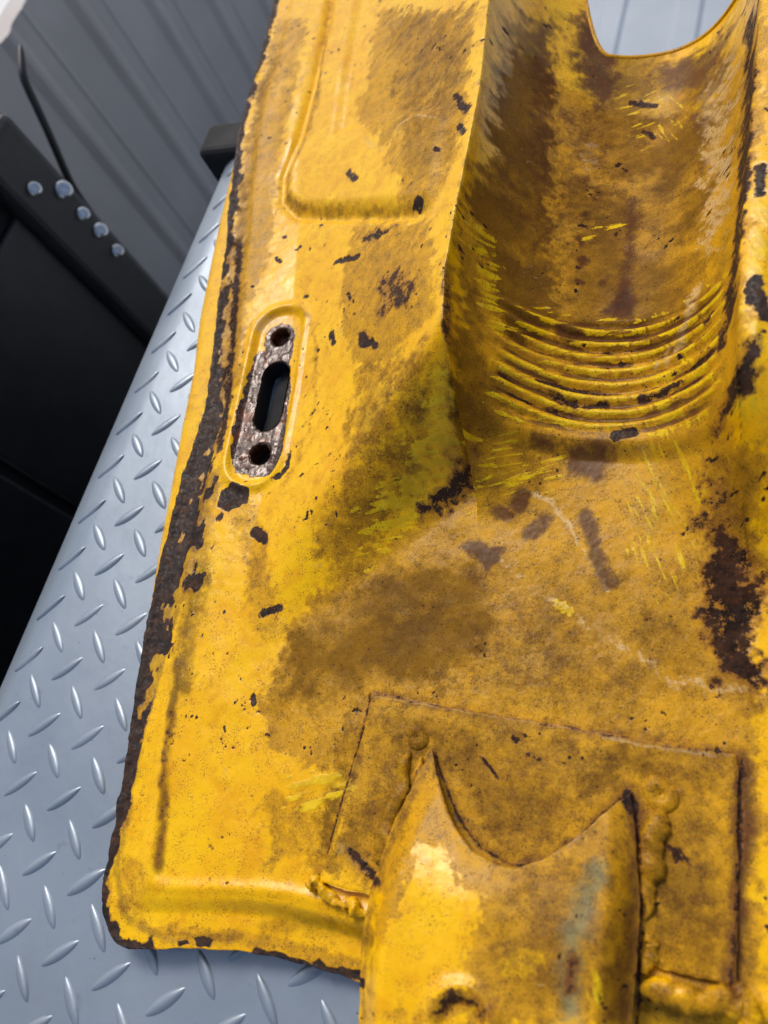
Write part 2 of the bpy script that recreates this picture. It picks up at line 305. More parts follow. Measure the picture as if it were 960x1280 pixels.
PALE = [
    ('s', 0.6, 1.2, 1.2, 1.2, [(103.5, 391.2), (107.9, 396.1), (120.5, 396.0), (139.0, 379.8)]), ('s', 0.5, 2.5, 3, 2.5, [(80.9, 399.3), (102.7, 381.8)]),  # scuffs on the pad that also paint its glossy highlights
    ('s', 0.55, 2.6, 3, 2.6, [(207.3, 162.9), (218.5, 157.1), (233.6, 150.3), (251.7, 141.0), (268.6, 132.4), (284.3, 124.9), (295.9, 122.8), (311.9, 126.6)]),
    ('s', 0.75, 1.8, 1.5, 1.2, [(216.4, 195.8), (225.9, 192.1), (236.1, 183.7)]),
    ('s', 0.6, 1.2, 1, 1.0, [(230.0, 188.8), (243.3, 171.6), (255.7, 155.5)]),
    ('s', 0.7, 2.6, 2.5, 1.6, [(273.1, 293.2), (272.7, 279.4), (270.4, 265.9), (264.7, 258.2)]),  # bare white streak with the wall's sheen painted in
    ('s', 0.6, 1.2, 1.2, 1.0, [(260.7, 257.5), (269.7, 271.2), (274.3, 283.3)]),
    ('s', 0.7, 0.7, 0.5, 0.4, [(171.3, 95.8), (178.9, 95.6), (195.1, 96.2)]), ('s', 0.7, 0.8, 0.5, 0.4, [(243.2, 97.7), (250.5, 98.1)]),
    ('s', 0.7, 0.8, 0.6, 0.8, [(263.6, 97.3), (276.7, 97.3), (285.0, 98.0), (302.5, 99.4)]),
    
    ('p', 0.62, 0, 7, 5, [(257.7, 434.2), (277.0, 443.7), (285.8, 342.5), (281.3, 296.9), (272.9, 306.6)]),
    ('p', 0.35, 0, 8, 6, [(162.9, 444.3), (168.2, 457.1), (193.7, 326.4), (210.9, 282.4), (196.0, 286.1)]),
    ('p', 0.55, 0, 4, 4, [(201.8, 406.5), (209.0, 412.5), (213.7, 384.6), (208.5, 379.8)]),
    ('p', 0.6, 0, 2.5, 2, [(31.6, 290.9), (44.8, 297.1), (60.6, 291.6), (64.2, 277.8), (46.3, 289.3), (39.1, 275.0)]),
    ('s', 0.6, 0.8, 0.7, 0.5, [(59.2, 291.9), (75.5, 265.7), (85.6, 226.2), (88.8, 200.2)]),
    ('s', 0.55, 0.6, 0.5, 0.6, [(64.9, 182.5), (73.2, 180.2), (84.3, 182.2)]),
    ('s', 0.5, 1.0, 0.8, 0.8, [(92.8, -23.6), (136.8, -13.4)]),
]
FILM_SHADE = [
    ('p', 0.85, 0, 10, 8, [(286.3, 177.3), (292.8, 203.7), (312.2, 170.4), (316.8, 115.9), (298.9, 121.0)]),
    ('s', 0.95, 2.6, 2.6, 1.2, [(66.7, 81.4), (69.7, 66.6), (76.6, 42.4), (85.0, 20.2), (90.8, 3.4)]),
    ('s', 0.8, 6, 6, 4, [(41.9, 186.5), (54.3, 141.8), (63.2, 109.0), (69.3, 78.2)]),
    ('p', 0.9, 0, 14, 8, [(127.5, 135.2), (150.7, 154.8), (191.3, 164.6), (217.3, 145.9), (211.2, 109.9), (169.1, 94.0), (122.3, 74.3), (111.5, 97.9)]),
    ('p', 0.48, 0, 12, 8, [(179.3, 182.9), (213.6, 163.8), (296.1, 175.2), (316.3, 121.6), (246.0, 100.7), (171.5, 95.1), (164.2, 149.1)]),
    ('p', 1.0, 0, 8, 6, [(156.2, 460.6), (172.0, 497.1), (196.8, 358.2), (214.0, 284.4), (201.2, 259.6), (191.3, 261.7), (176.5, 307.1), (170.7, 317.6), (167.7, 374.2)]),  # this and the next two: brown film with the channel's shade painted in
    ('p', 0.8, 0, 10, 7, [(175.4, 501.3), (203.7, 517.1), (240.4, 476.0), (273.1, 467.8), (283.9, 348.0), (259.8, 352.1), (202.1, 393.2)]),
    ('p', 0.75, 0, 12, 8, [(191.7, 386.1), (276.0, 365.2), (283.7, 259.6), (217.5, 265.7)]),
    ('p', 0.75, 0, 6, 6, [(170.5, 305.0), (172.4, 275.5), (180.0, 217.1), (193.3, 197.3), (203.8, 226.5), (188.7, 259.3)]),
    ('p', 0.7, 0, 8, 6, [(283.8, 231.5), (294.1, 193.4), (306.4, 156.8), (314.3, 145.4), (309.5, 189.8), (297.4, 210.0)]),
    ('p', 0.6, 0, 10, 8, [(190.5, 233.9), (221.3, 223.8), (230.0, 188.8), (192.3, 176.5)]),
    ('p', 0.55, 0, 9, 8, [(124.0, 248.4), (174.0, 232.5), (171.8, 193.6), (143.5, 153.2), (127.5, 135.2), (129.0, 200.5)]),
    ('p', 0.5, 0, 8, 7, [(54.4, 529.1), (142.0, 455.7), (156.8, 384.9), (151.0, 323.7), (117.9, 366.5)]),
    ('s', 0.6, 6, 5, 4, [(-42.6, 536.2), (-32.7, 462.6), (-14.4, 388.5), (5.4, 322.7), (23.6, 264.2), (35.4, 216.7)]),
    ('s', 0.38, 2.6, 3, 2.0, [(-7.4, 572.9), (1.9, 525.5), (19.3, 466.3), (21.7, 435.3), (17.7, 404.3), (22.9, 382.0), (43.0, 369.8), (84.2, 353.6), (139.3, 327.4)]),
    ('p', 0.6, 0, 9, 8, [(169.5, 92.4), (307.7, 99.2), (313.2, 30.6), (287.1, 22.1), (276.6, 77.7), (254.6, 55.3), (241.5, 46.2), (225.9, 47.6), (201.0, 76.1), (191.4, 26.6), (168.5, 23.3)]),
    ('p', 0.55, 0, 9, 8, [(231.8, 40.4), (274.7, 74.0), (284.5, 10.8), (247.3, 0.0), (238.5, 14.7)]),
    ('p', 0.7, 0, 6, 5, [(166.8, 22.8), (165.7, 63.4), (170.0, 90.8), (156.3, 81.5), (155.5, 47.9), (157.1, 20.2)]),
    ('p', 0.6, 0, 5, 4, [(287.2, 21.4), (318.1, 29.6), (323.5, 22.1), (288.4, 9.9)]), ('s', 0.5, 3, 3, 2, [(161.9, 17.0), (173.9, 14.5), (194.4, 14.2)]), ('s', 0.6, 4, 3, 2, [(144.8, -4.4), (167.9, 2.4), (194.8, 7.0)]),  # darker along the bottom creases and gap, their shade painted in
    ('p', 0.45, 0, 8, 8, [(124.0, 46.8), (154.5, 50.9), (159.6, 23.9), (134.1, 20.0)]),
]
METAL = [
    ('s', 0.95, 9.5, 1.6, 1.2, [(52.2, 280.4), (60.9, 238.5)]),
    ('p', 1.0, 0, 1.6, 1.6, [(40.8, 269.8), (63.3, 270.2), (73.4, 238.9), (83.4, 207.0), (81.3, 194.4), (69.3, 190.8), (55.2, 193.2), (49.4, 202.6), (44.9, 225.9), (41.0, 252.1)]),
]
TEAL = [
    ('s', 0.8, 4.0, 7, 2.5, [(269.4, 52.2), (267.4, 40.3), (266.7, 28.1), (267.7, 16.8), (269.5, 7.3)]),
    ('s', 0.35, 5, 5, 1.5, [(259.7, 219.7), (271.0, 206.7), (267.3, 185.5)]),
    ('s', 0.5, 4, 4, 2, [(172.5, 33.4), (180.8, 29.6)]),
    ('p', 0.4, 0, 5, 4, [(202.0, 513.2), (217.0, 487.2), (213.6, 480.5), (201.8, 499.3)]),
]

# joints of the welded pieces: dirt along the bracket's cut edge, flanks and the doubler's outline, pale edge highlights painted in
RUST_AND_SHADE = [(k_, a_, w_, s_ * 1.5, d_ * 1.4, p_) for k_, a_, w_, s_, d_, p_ in RUST_AND_SHADE]
off = lambda L, dx, dy: [(a + dx, b + dy) for a, b in L]
TAR += [('s', 0.66, 0.7, 0.7, 0.5, off(CUT, 0.0, 0.9)), ('s', 0.62, 0.8, 1.0, 0.8, off(TL, -0.6, 0)), ('s', 0.66, 1.0, 1.2, 0.8, off(TR, 0.8, 0))]
RUST_AND_SHADE += [('s', 0.6, 2.4, 2.6, 1.2, off(CUT, 0.0, 1.5)), ('s', 0.55, 2.6, 3, 1.6, off(TL, 2.5, 0))]
PALE += [('s', 0.52, 0.5, 0.5, 0.4, off(CUT, 0.0, -0.9)), ('s', 0.5, 0.6, 0.6, 0.5, off([DBL[0], DBL[1]], 0, -.6))]  # painted edge highlights on the bracket cut and the doubler's far edge
_r = np.random.default_rng(77)
for _ in range(90):                                    # short scratches and flecks
    a_, b_, t_ = _r.uniform(60, 300), _r.uniform(-10, 330), _r.uniform(0, math.pi)
    l_ = _r.uniform(1.0, 4.5)
    TAR.append(('s', _r.uniform(.45, .62), 0.3, 0.5, 0.6, [(a_, b_), (a_ + l_ * math.cos(t_), b_ + l_ * math.sin(t_))]))
for _ in range(26):
    a_, b_, t_ = _r.uniform(60, 300), _r.uniform(-10, 330), _r.uniform(0, math.pi)
    l_ = _r.uniform(2.0, 7.0)
    PALE.append(('s', _r.uniform(.5, .65), 0.3, 0.5, 0.9, [(a_, b_), (a_ + l_ * math.cos(t_), b_ + l_ * math.sin(t_)), (a_ + l_ * 1.6 * math.cos(t_ + .5), b_ + l_ * 1.6 * math.sin(t_ + .5))]))

def layer(x, y, items, wx, wy):
    m = np.zeros(x.shape, np.float32)
    for kind, amt, width, soft, wander, pts in items:
        px = [p[0] for p in pts]; py = [p[1] for p in pts]
        pad = width + soft + wander * 2 + 2
        sel = (x > min(px) - pad) & (x < max(px) + pad) & (y > min(py) - pad) & (y < max(py) + pad)
        if not sel.any(): continue
        xs, ys = x[sel] + wx[sel] * wander, y[sel] + wy[sel] * wander
        if kind == 'p': sd = poly_sd(xs, ys, pts)
        else: sd = width - seg_dist(xs, ys, pts if len(pts) > 1 else pts * 2)[0]
        v = S((sd + soft) / (2 * soft)) * abs(amt)
        if amt > 0: m[sel] = np.maximum(m[sel], v)
        else: m[sel] = m[sel] * (1 - v)
    return m

def wear(x, y):
    wx = 0.7 * fbm(x, y, 9, 21, 3) + 0.5 * fbm(x, y, 2.6, 22, 3)
    wy = 0.7 * fbm(x, y, 9, 23, 3) + 0.5 * fbm(x, y, 2.6, 24, 3)
    out = {}
    for name, items in (('grime', GRIME), ('lemon', LEMON), ('rust_and_shade', RUST_AND_SHADE), ('tar', TAR), ('pale', PALE), ('metal', METAL), ('teal', TEAL)):
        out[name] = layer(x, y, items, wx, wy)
    # streaks rubbed down the channel sides and the end of the humps
    a = 0.9 * x + 0.43 * y; b = -0.43 * x + 0.9 * y
    st = fbm(a / 9.0, b / 1.0, 1.3, 41, 3)
    c2 = 0.5 * x - 0.87 * y; d2 = 0.87 * x + 0.5 * y
    st2 = fbm(c2 / 9.0, d2, 1.4, 42, 3)
    out['streak'] = np.where(x < 240, st, st2).astype(np.float32)
    spots = S((fbm(x, y, 3.4, 51, 3) - 0.80) / 0.14) * 0.9
    out['tar'] = np.maximum(out['tar'], spots * S((fbm(x, y, 38, 52, 2) - 0.0) / 0.5))
    # rotten black edge along the rim and round the corner
    d = np.minimum(x - rim_x(y), 1.0 * (y - bot_y(x)) + 40 * S((x - 95) / 25))
    cx, cy = rim_x(Y0 + 17) + 17, Y0 + 17
    corner = (x < cx) & (y < cy)
    d = np.where(corner, 17 - np.hypot(x - cx, y - cy), d)
    bw = np.interp(y, [-40, 0, 60, 100, 130, 165, 215, 260, 330, 420, 520, 700], [3.5, 5, 9, 15, 21, 19, 12, 8, 5.5, 6, 4, 4])
    nn = fbm(x, y, 11, 55, 4) * .8 + .5 * fbm(x / 1.0, y / 4.0, 3.0, 56, 3)
    band = S((bw * (1 + .8 * nn) - d) / (1.5 + bw * .35) + .35)
    out['tar'] = np.maximum(out['tar'], band * (.98 + .0 * d))
    out['rust_and_shade'] = np.maximum(out['rust_and_shade'], .6 * S((bw * 1.25 + 2 + 3 * nn - d) / 5.0))
    # dirt packed in the grooves of the ribbed step
    gz = S((y - 220) / 8) * S((292 - y) / 10) * S((x - 190) / 9) * S((292 - x) / 10)
    ph = np.sin((y - 222 + 2.2 * np.sin(x / 17.0)) * 2 * math.pi / 7.2)
    gv = S((-ph + .9 * fbm(x / 5.0, y, 2.6, 57, 3) - .1) / .8)
    out['rust_and_shade'] = np.maximum(out['rust_and_shade'], gz * gv * .8)
    out['tar'] = np.maximum(out['tar'], gz * S((gv * (fbm(x / 3.5, y, 6, 58, 3) + .45) - .75) / .3) * .7)
    out['lemon'] = np.where(gz > .3, out['lemon'] * .4, out['lemon'])
    out['lemon'] = np.maximum(out['lemon'], gz * S((ph + 1.3 * fbm(x / 6.0, y, 1.8, 59, 3) + .1) / .7) * .9)
    out['grime'] = np.clip(out['grime'] + .06 + .22 * fbm(x, y, 46, 53, 3), 0, 1.2)
    out['film_shade'] = np.clip(layer(x, y, FILM_SHADE, wx, wy) * (1 + .35 * fbm(x, y, 16, 54, 4)), 0, 1)
    return out

# ------------------------------------------------------------------ materials
def lin(r, g, b):
    f = lambda c: (c / 255 / 12.92) if c / 255 <= 0.04045 else ((c / 255 + 0.055) / 1.055) ** 2.4
    return (f(r), f(g), f(b), 1.0)

class NT:
    def __init__(s, name):
        s.m = bpy.data.materials.new(name); s.m.use_nodes = True
        s.t = s.m.node_tree; s.b = s.t.nodes['Principled BSDF']
    def n(s, typ, **kw):
        nd = s.t.nodes.new(typ)
        for k, v in kw.items(): setattr(nd, k, v)
        return nd
    def link(s, a, b): s.t.links.new(a, b)
    def put(s, sock, v):
        if isinstance(v, bpy.types.NodeSocket): s.link(v, sock)
        else: sock.default_value = v
    def math(s, op, a, b=0.0, c=None):
        nd = s.n('ShaderNodeMath', operation=op)
        s.put(nd.inputs[0], a); s.put(nd.inputs[1], b)
        if c is not None: s.put(nd.inputs[2], c)
        return nd.outputs[0]
    def ss(s, v, lo, hi, a=0.0, b=1.0):
        nd = s.n('ShaderNodeMapRange', interpolation_type='SMOOTHSTEP')
        s.put(nd.inputs[0], v); s.put(nd.inputs[1], lo); s.put(nd.inputs[2], hi); s.put(nd.inputs[3], a); s.put(nd.inputs[4], b)
        return nd.outputs[0]
    def mix(s, f, a, b):
        nd = s.n('ShaderNodeMix', data_type='RGBA')
        s.put(nd.inputs[0], f); s.put(nd.inputs[6], a); s.put(nd.inputs[7], b)
        return nd.outputs[2]
    def noise(s, vec, scale, detail=4.0, rough=0.55, dist=0.0):
        nd = s.n('ShaderNodeTexNoise')
        s.link(vec, nd.inputs['Vector'])
        nd.inputs['Scale'].default_value = scale; nd.inputs['Detail'].default_value = detail
        nd.inputs['Roughness'].default_value = rough; nd.inputs['Distortion'].default_value = dist
        return nd.outputs[0]
    def voro(s, vec, scale, feature='F1', rnd=1.0):
        nd = s.n('ShaderNodeTexVoronoi', feature=feature)
        s.link(vec, nd.inputs['Vector']); nd.inputs['Scale'].default_value = scale
        nd.inputs['Randomness'].default_value = rnd
        return nd.outputs['Distance']
    def attr(s, name):
        return s.n('ShaderNodeAttribute', attribute_name=name).outputs['Fac']
    def geo(s): return s.n('ShaderNodeNewGeometry').outputs['Position']
    def obj(s): return s.n('ShaderNodeTexCoord').outputs['Object']

def mat_paint():
    w = NT('worn_yellow_paint')
    P = w.geo()
    n0 = w.noise(P, 35, 3); n1 = w.noise(P, 170, 5, 0.6); n2 = w.noise(P, 650, 4, 0.65); n3 = w.noise(P, 1700, 2, 0.6)
    nb = w.noise(P, 90, 5, 0.6, 0.4)
    g, le, ru, ta, pa, me, te, st = [w.attr(k) for k in ('grime', 'lemon', 'rust_and_shade', 'tar', 'pale', 'metal', 'teal', 'streak')]; so = w.attr('film_shade')
    c1 = w.math('SUBTRACT', n1, 0.5); c2 = w.math('SUBTRACT', n2, 0.5); c3 = w.math('SUBTRACT', n3, 0.5)
    def jit(v, a1, a2, a3, lo, hi):
        v = w.math('MULTIPLY_ADD', c1, a1, v); v = w.math('MULTIPLY_ADD', c2, a2, v); v = w.math('MULTIPLY_ADD', c3, a3, v)
        return w.ss(v, lo, hi)
    colr = w.mix(w.ss(n0, .3, .7), lin(244, 182, 1), lin(250, 196, 5))
    colr = w.mix(w.ss(nb, .48, .68, 0, .5), colr, lin(222, 152, 4))
    # pin-prick dirt in the clean paint
    pin = w.math('MULTIPLY', w.ss(n3, .54, .63), w.ss(n1, .42, .60, .15, .9))
    colr = w.mix(pin, colr, lin(146, 92, 20))
    # dust film
    gf = jit(g, .9, .45, .3, .28, .78)
    och = w.mix(w.ss(nb, .34, .66), lin(182, 130, 28), lin(212, 154, 14))
    och = w.mix(w.ss(n1, .48, .66, 0, .4), och, lin(140, 102, 34))
    och = w.mix(w.ss(n3, .58, .68, 0, .55), och, lin(96, 66, 32))
    och = w.mix(w.ss(n3, .42, .32, 0, .35), och, lin(218, 172, 60))
    colr = w.mix(w.math('MULTIPLY', gf, .86), colr, och)
    # brown grease soaked into the film, channel and crease shade painted in
    sf = jit(so, .6, .35, .45, .08, 1.05)
    colr = w.mix(w.math('MULTIPLY', sf, .84), colr, w.mix(w.ss(n0, .38, .62), lin(112, 78, 26), lin(80, 52, 28)))
    # lemon yellow undercoat showing in streaks
    lv = w.math('MULTIPLY_ADD', st, .6, le)
    lf = jit(lv, .35, .35, .3, .52, .74)
    lf = w.math('MULTIPLY', lf, w.ss(le, .02, .2))
    colr = w.mix(w.math('MULTIPLY', lf, .85), colr, w.mix(w.ss(n1, .4, .6), lin(214, 172, 10), lin(238, 200, 24)))
    # teal grey primer
    colr = w.mix(jit(te, .3, .2, .1, .2, .95), colr, lin(128, 132, 96))
    # pale scuffs and painted highlights
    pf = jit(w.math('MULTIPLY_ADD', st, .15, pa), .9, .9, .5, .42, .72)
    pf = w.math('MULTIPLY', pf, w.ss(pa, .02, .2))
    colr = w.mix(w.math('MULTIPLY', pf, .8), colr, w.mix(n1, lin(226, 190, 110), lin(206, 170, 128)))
    # rust stain, ribbed step's shade painted in
    rf = jit(ru, .6, .3, .25, .18, .95)
    rc = w.mix(w.ss(n1, .35, .65), lin(56, 30, 24), lin(92, 50, 30))
    colr = w.mix(w.math('MULTIPLY', rf, .88), colr, rc)
    # fine cracks in the dirty film
    cr = w.math('MULTIPLY', w.ss(w.voro(w.vm(P, n1), 95, 'DISTANCE_TO_EDGE'), .0, .022, 1, 0), w.math('MULTIPLY', w.ss(g, .4, .8), w.ss(n0, .5, .64)))
    colr = w.mix(w.math('MULTIPLY', cr, .55), colr, lin(62, 42, 34))
    # black specks
    sp = w.math('MULTIPLY', w.ss(w.voro(P, 260), .1, .16, 1, 0), w.ss(n1, .50, .60))
    sp = w.math('MULTIPLY', sp, w.ss(g, .0, .7, .35, .85))
    colr = w.mix(sp, colr, lin(60, 42, 32))
    sq = w.math('MULTIPLY', w.ss(w.voro(P, 560), .14, .22, 1, 0), w.ss(w.noise(P, 80, 4), .50, .62))
    colr = w.mix(w.math('MULTIPLY', sq, w.ss(g, .2, .7, .25, .8)), colr, lin(70, 50, 34))
    n5 = w.noise(P, 1150, 3, .7)
    fs = w.math('MULTIPLY', w.ss(n5, .565, .62), w.math('MULTIPLY', w.ss(g, .25, .8, .12, .75), w.ss(n1, .36, .60, .25, 1)))
    colr = w.mix(fs, colr, lin(74, 52, 30))
    # tar and bare black steel
    tf = jit(ta, 1.1, .9, .6, .44, .62)
    ring = w.math('MULTIPLY', w.ss(w.math('MULTIPLY_ADD', c1, .8, ta), .24, .44), .6)
    colr = w.mix(ring, colr, w.mix(w.ss(n2, .4, .6), lin(120, 72, 30), lin(170, 112, 40)))
    tc = w.mix(w.ss(n1, .35, .7), lin(28, 21, 19), lin(68, 44, 31))
    tc = w.mix(w.ss(n2, .58, .7, 0, .7), tc, lin(104, 66, 34))
    colr = w.mix(tf, colr, tc)
    # bare wet metal
    mf = jit(me, .5, .4, .2, .4, .62)
    mc = w.mix(w.ss(n2, .50, .60), lin(58, 35, 22), lin(104, 90, 84))
    mc = w.mix(w.ss(nb, .52, .64), mc, lin(92, 52, 30))
    colr = w.mix(mf, colr, mc)
    w.link(colr, w.b.inputs['Base Color'])
    r = w.ss(n1, .3, .7, .20, .32)
    def mx(f, a, b):
        nd = w.n('ShaderNodeMix'); w.put(nd.inputs[0], f); w.put(nd.inputs[2], a); w.put(nd.inputs[3], b); return nd.outputs[0]
    r = mx(gf, r, w.ss(nb, .35, .65, .34, .48)); r = mx(lf, r, .36); r = mx(rf, r, .4); r = mx(tf, r, w.ss(n2, .35, .65, .45, .8)); r = mx(mf, r, w.ss(n1, .4, .62, .12, .4))
    w.link(r, w.b.inputs['Roughness'])
    w.link(w.math('MULTIPLY', mf, .2), w.b.inputs['Metallic'])
    w.link(mx(mf, w.math('MULTIPLY_ADD', sf, -.16, w.math('MULTIPLY_ADD', gf, -.10, .29)), .5), w.b.inputs['Specular IOR Level'])
    h = w.math('MULTIPLY', n2, .30); h = w.math('MULTIPLY_ADD', n3, .16, h)
    h = w.math('MULTIPLY_ADD', gf, -.10, h); h = w.math('MULTIPLY_ADD', lf, .25, h); h = w.math('MULTIPLY_ADD', cr, -.3, h)
    h = w.math('MULTIPLY_ADD', w.math('MULTIPLY', tf, n2), .9, h); h = w.math('MULTIPLY_ADD', tf, -.6, h)
    h = w.math('MULTIPLY_ADD', w.math('MULTIPLY', mf, n1), 2.2, h)
    bp = w.n('ShaderNodeBump'); bp.inputs['Strength'].default_value = .34; bp.inputs['Distance'].default_value = .0005
    w.link(h, bp.inputs['Height']); w.link(bp.outputs[0], w.b.inputs['Normal'])
    return w.m
def _vm(s, P, n):
    nd = s.n('ShaderNodeVectorMath', operation='MULTIPLY_ADD')
    cmb = s.n('ShaderNodeCombineXYZ')
    for i in range(3): s.put(cmb.inputs[i], n)
    s.link(cmb.outputs[0], nd.inputs[0]); nd.inputs[1].default_value = (.02, .012, .016); s.link(P, nd.inputs[2])
    return nd.outputs[0]
NT.vm = _vm

def mat_simple(name, c1, c2, scale, rough, metal=0.0, bump=0.0, bscale=300, r2=None):
    w = NT(name); P = w.obj()
    n = w.noise(P, scale, 5, .6)
    w.link(w.mix(w.ss(n, .3, .7), c1, c2), w.b.inputs['Base Color'])
    w.link(w.ss(w.noise(P, scale * 3, 3), .3, .7, rough, r2 if r2 is not None else rough + .08), w.b.inputs['Roughness'])
    w.b.inputs['Metallic'].default_value = metal
    if bump:
        bp = w.n('ShaderNodeBump'); bp.inputs['Strength'].default_value = .5; bp.inputs['Distance'].default_value = bump
        w.link(w.noise(P, bscale, 4), bp.inputs['Height']); w.link(bp.outputs[0], w.b.inputs['Normal'])
    return w.m

def mat_tread():
    w = NT('brushed_grey_aluminium'); P = w.geo()
    n = w.noise(P, 14, 4); m = w.noise(P, 400, 3)
    c = w.mix(w.ss(n, .3, .7), lin(136, 149, 162), lin(150, 162, 174))
    dirt = w.ss(w.noise(P, 60, 5, .65), .60, .74, 0, .35)
    c = w.mix(dirt, c, lin(104, 108, 112))
    sm = w.noise(P, 7, 5, .6, .8)
    c = w.mix(w.ss(sm, .45, .7, 0, .3), c, lin(112, 120, 128))
    sp = w.math('MULTIPLY', w.ss(w.voro(P, 140), .04, .08, 1, 0), w.ss(m, .5, .6))
    c = w.mix(w.math('MULTIPLY', sp, .6), c, lin(70, 70, 72))
    w.link(c, w.b.inputs['Base Color'])
    w.b.inputs['Metallic'].default_value = .4
    w.link(w.ss(sm, .3, .7, .30, .46), w.b.inputs['Roughness'])
    bp = w.n('ShaderNodeBump'); bp.inputs['Strength'].default_value = .35; bp.inputs['Distance'].default_value = .0004
    w.link(w.noise(P, 120, 4), bp.inputs['Height']); w.link(bp.outputs[0], w.b.inputs['Normal'])
    return w.m

PAINT = mat_paint()
CLEAN = PAINT
TREAD = mat_tread()
RUSTY = mat_simple('wet_rusty_steel', lin(70, 42, 28), lin(120, 74, 44), 300, .2, .3, .0006, 500)
DARKMET = mat_simple('dark_rusted_edge', lin(40, 32, 30), lin(70, 50, 40), 300, .55, .1, .0005, 600)
WALL = mat_simple('grey_coated_sheet', lin(168, 163, 160), lin(180, 175, 172), 5, .42, .1)
BLACK = mat_simple('black_rubber', lin(20, 21, 25), lin(30, 31, 36), 30, .4, 0, .0003, 300)
BLACKP = mat_simple('black_plastic', lin(13, 14, 17), lin(20, 21, 24), 12, .75)
STUD = mat_simple('bright_rivet_metal', lin(190, 192, 196), lin(210, 212, 214), 60, .22, .9)
FLOORM = mat_simple('dark_floor_mat', lin(20, 20, 22), lin(30, 30, 32), 8, .8)
PALEG = mat_simple('pale_concrete', lin(222, 224, 224), lin(234, 235, 234), 3, .8)

# ------------------------------------------------------------------ mesh helpers
def new_obj(name, verts, quads, mat, parent=None, smooth=True, tris=None):
    """verts (n,3) in mm, quads (m,4)"""
    verts = np.asarray(verts, np.float32) * MM
    me = bpy.data.meshes.new(name)
    quads = np.asarray(quads, np.int32)
    k = quads.shape[1]
    me.vertices.add(len(verts)); me.vertices.foreach_set('co', verts.ravel())
    me.loops.add(quads.size); me.loops.foreach_set('vertex_index', quads.ravel())
    me.polygons.add(len(quads))
    me.polygons.foreach_set('loop_start', np.arange(0, quads.size, k, dtype=np.int32))
    me.polygons.foreach_set('use_smooth', np.full(len(quads), smooth))
    me.update(calc_edges=True)
    me.materials.append(mat)
    o = bpy.data.objects.new(name, me)
    col.objects.link(o)
    if parent is not None:
        o.parent = parent
        o.matrix_parent_inverse = Matrix.Translation(parent.location).inverted()
    return o

def set_attrs(o, x, y):
    for k, v in wear(x, y).items():
        a = o.data.attributes.new(k, 'FLOAT', 'POINT')
        a.data.foreach_set('value', np.ascontiguousarray(v, dtype=np.float32))

def grid_quads(ny, nx):
    i = np.arange(ny * nx).reshape(ny, nx)
    return np.stack([i[:-1, :-1], i[:-1, 1:], i[1:, 1:], i[1:, :-1]], -1).reshape(-1, 4)

def skirt(verts, ring, drop, inset=0.0, steps=2):
    """extra verts and quads hanging down from an open ring of vertex ids"""
    base = len(verts)
    src = verts[ring]
    vs, qs = [], []
    for k in range(1, steps + 1):
        q = src.copy(); q[:, 2] -= drop * k / steps
        vs.append(q)
    n = len(ring)
    prev = np.asarray(ring)
    for k in range(steps):
        cur = base + k * n + np.arange(n)
        qs.append(np.stack([prev[:-1], cur[:-1], cur[1:], prev[1:]], -1))
        prev = cur
    return np.concatenate(vs), np.concatenate(qs)

def empty(name, loc_mm, label, category, group=None):
    e = bpy.data.objects.new(name, None)
    e.empty_display_size = 0.03
    e.location = Vector(loc_mm) * MM
    col.objects.link(e)
    e['label'] = label; e['category'] = category
    if group: e['group'] = group
    return e

def box(name, lo, hi, mat, parent=None, bevel=1.0):
    import bmesh
    bm = bmesh.new()
    bmesh.ops.create_cube(bm, size=1)
    for v in bm.verts:
        v.co = Vector([(lo[i] + hi[i]) / 2 + v.co[i] * (hi[i] - lo[i]) for i in range(3)]) * MM
    if bevel: bmesh.ops.bevel(bm, geom=bm.edges[:], offset=bevel * MM, segments=3, affect='EDGES', profile=.5)
    me = bpy.data.meshes.new(name); bm.to_mesh(me); bm.free()
    me.materials.append(mat)
    o = bpy.data.objects.new(name, me); col.objects.link(o)
    if parent is not None:
        o.parent = parent; o.matrix_parent_inverse = Matrix.Translation(parent.location).inverted()
    return o

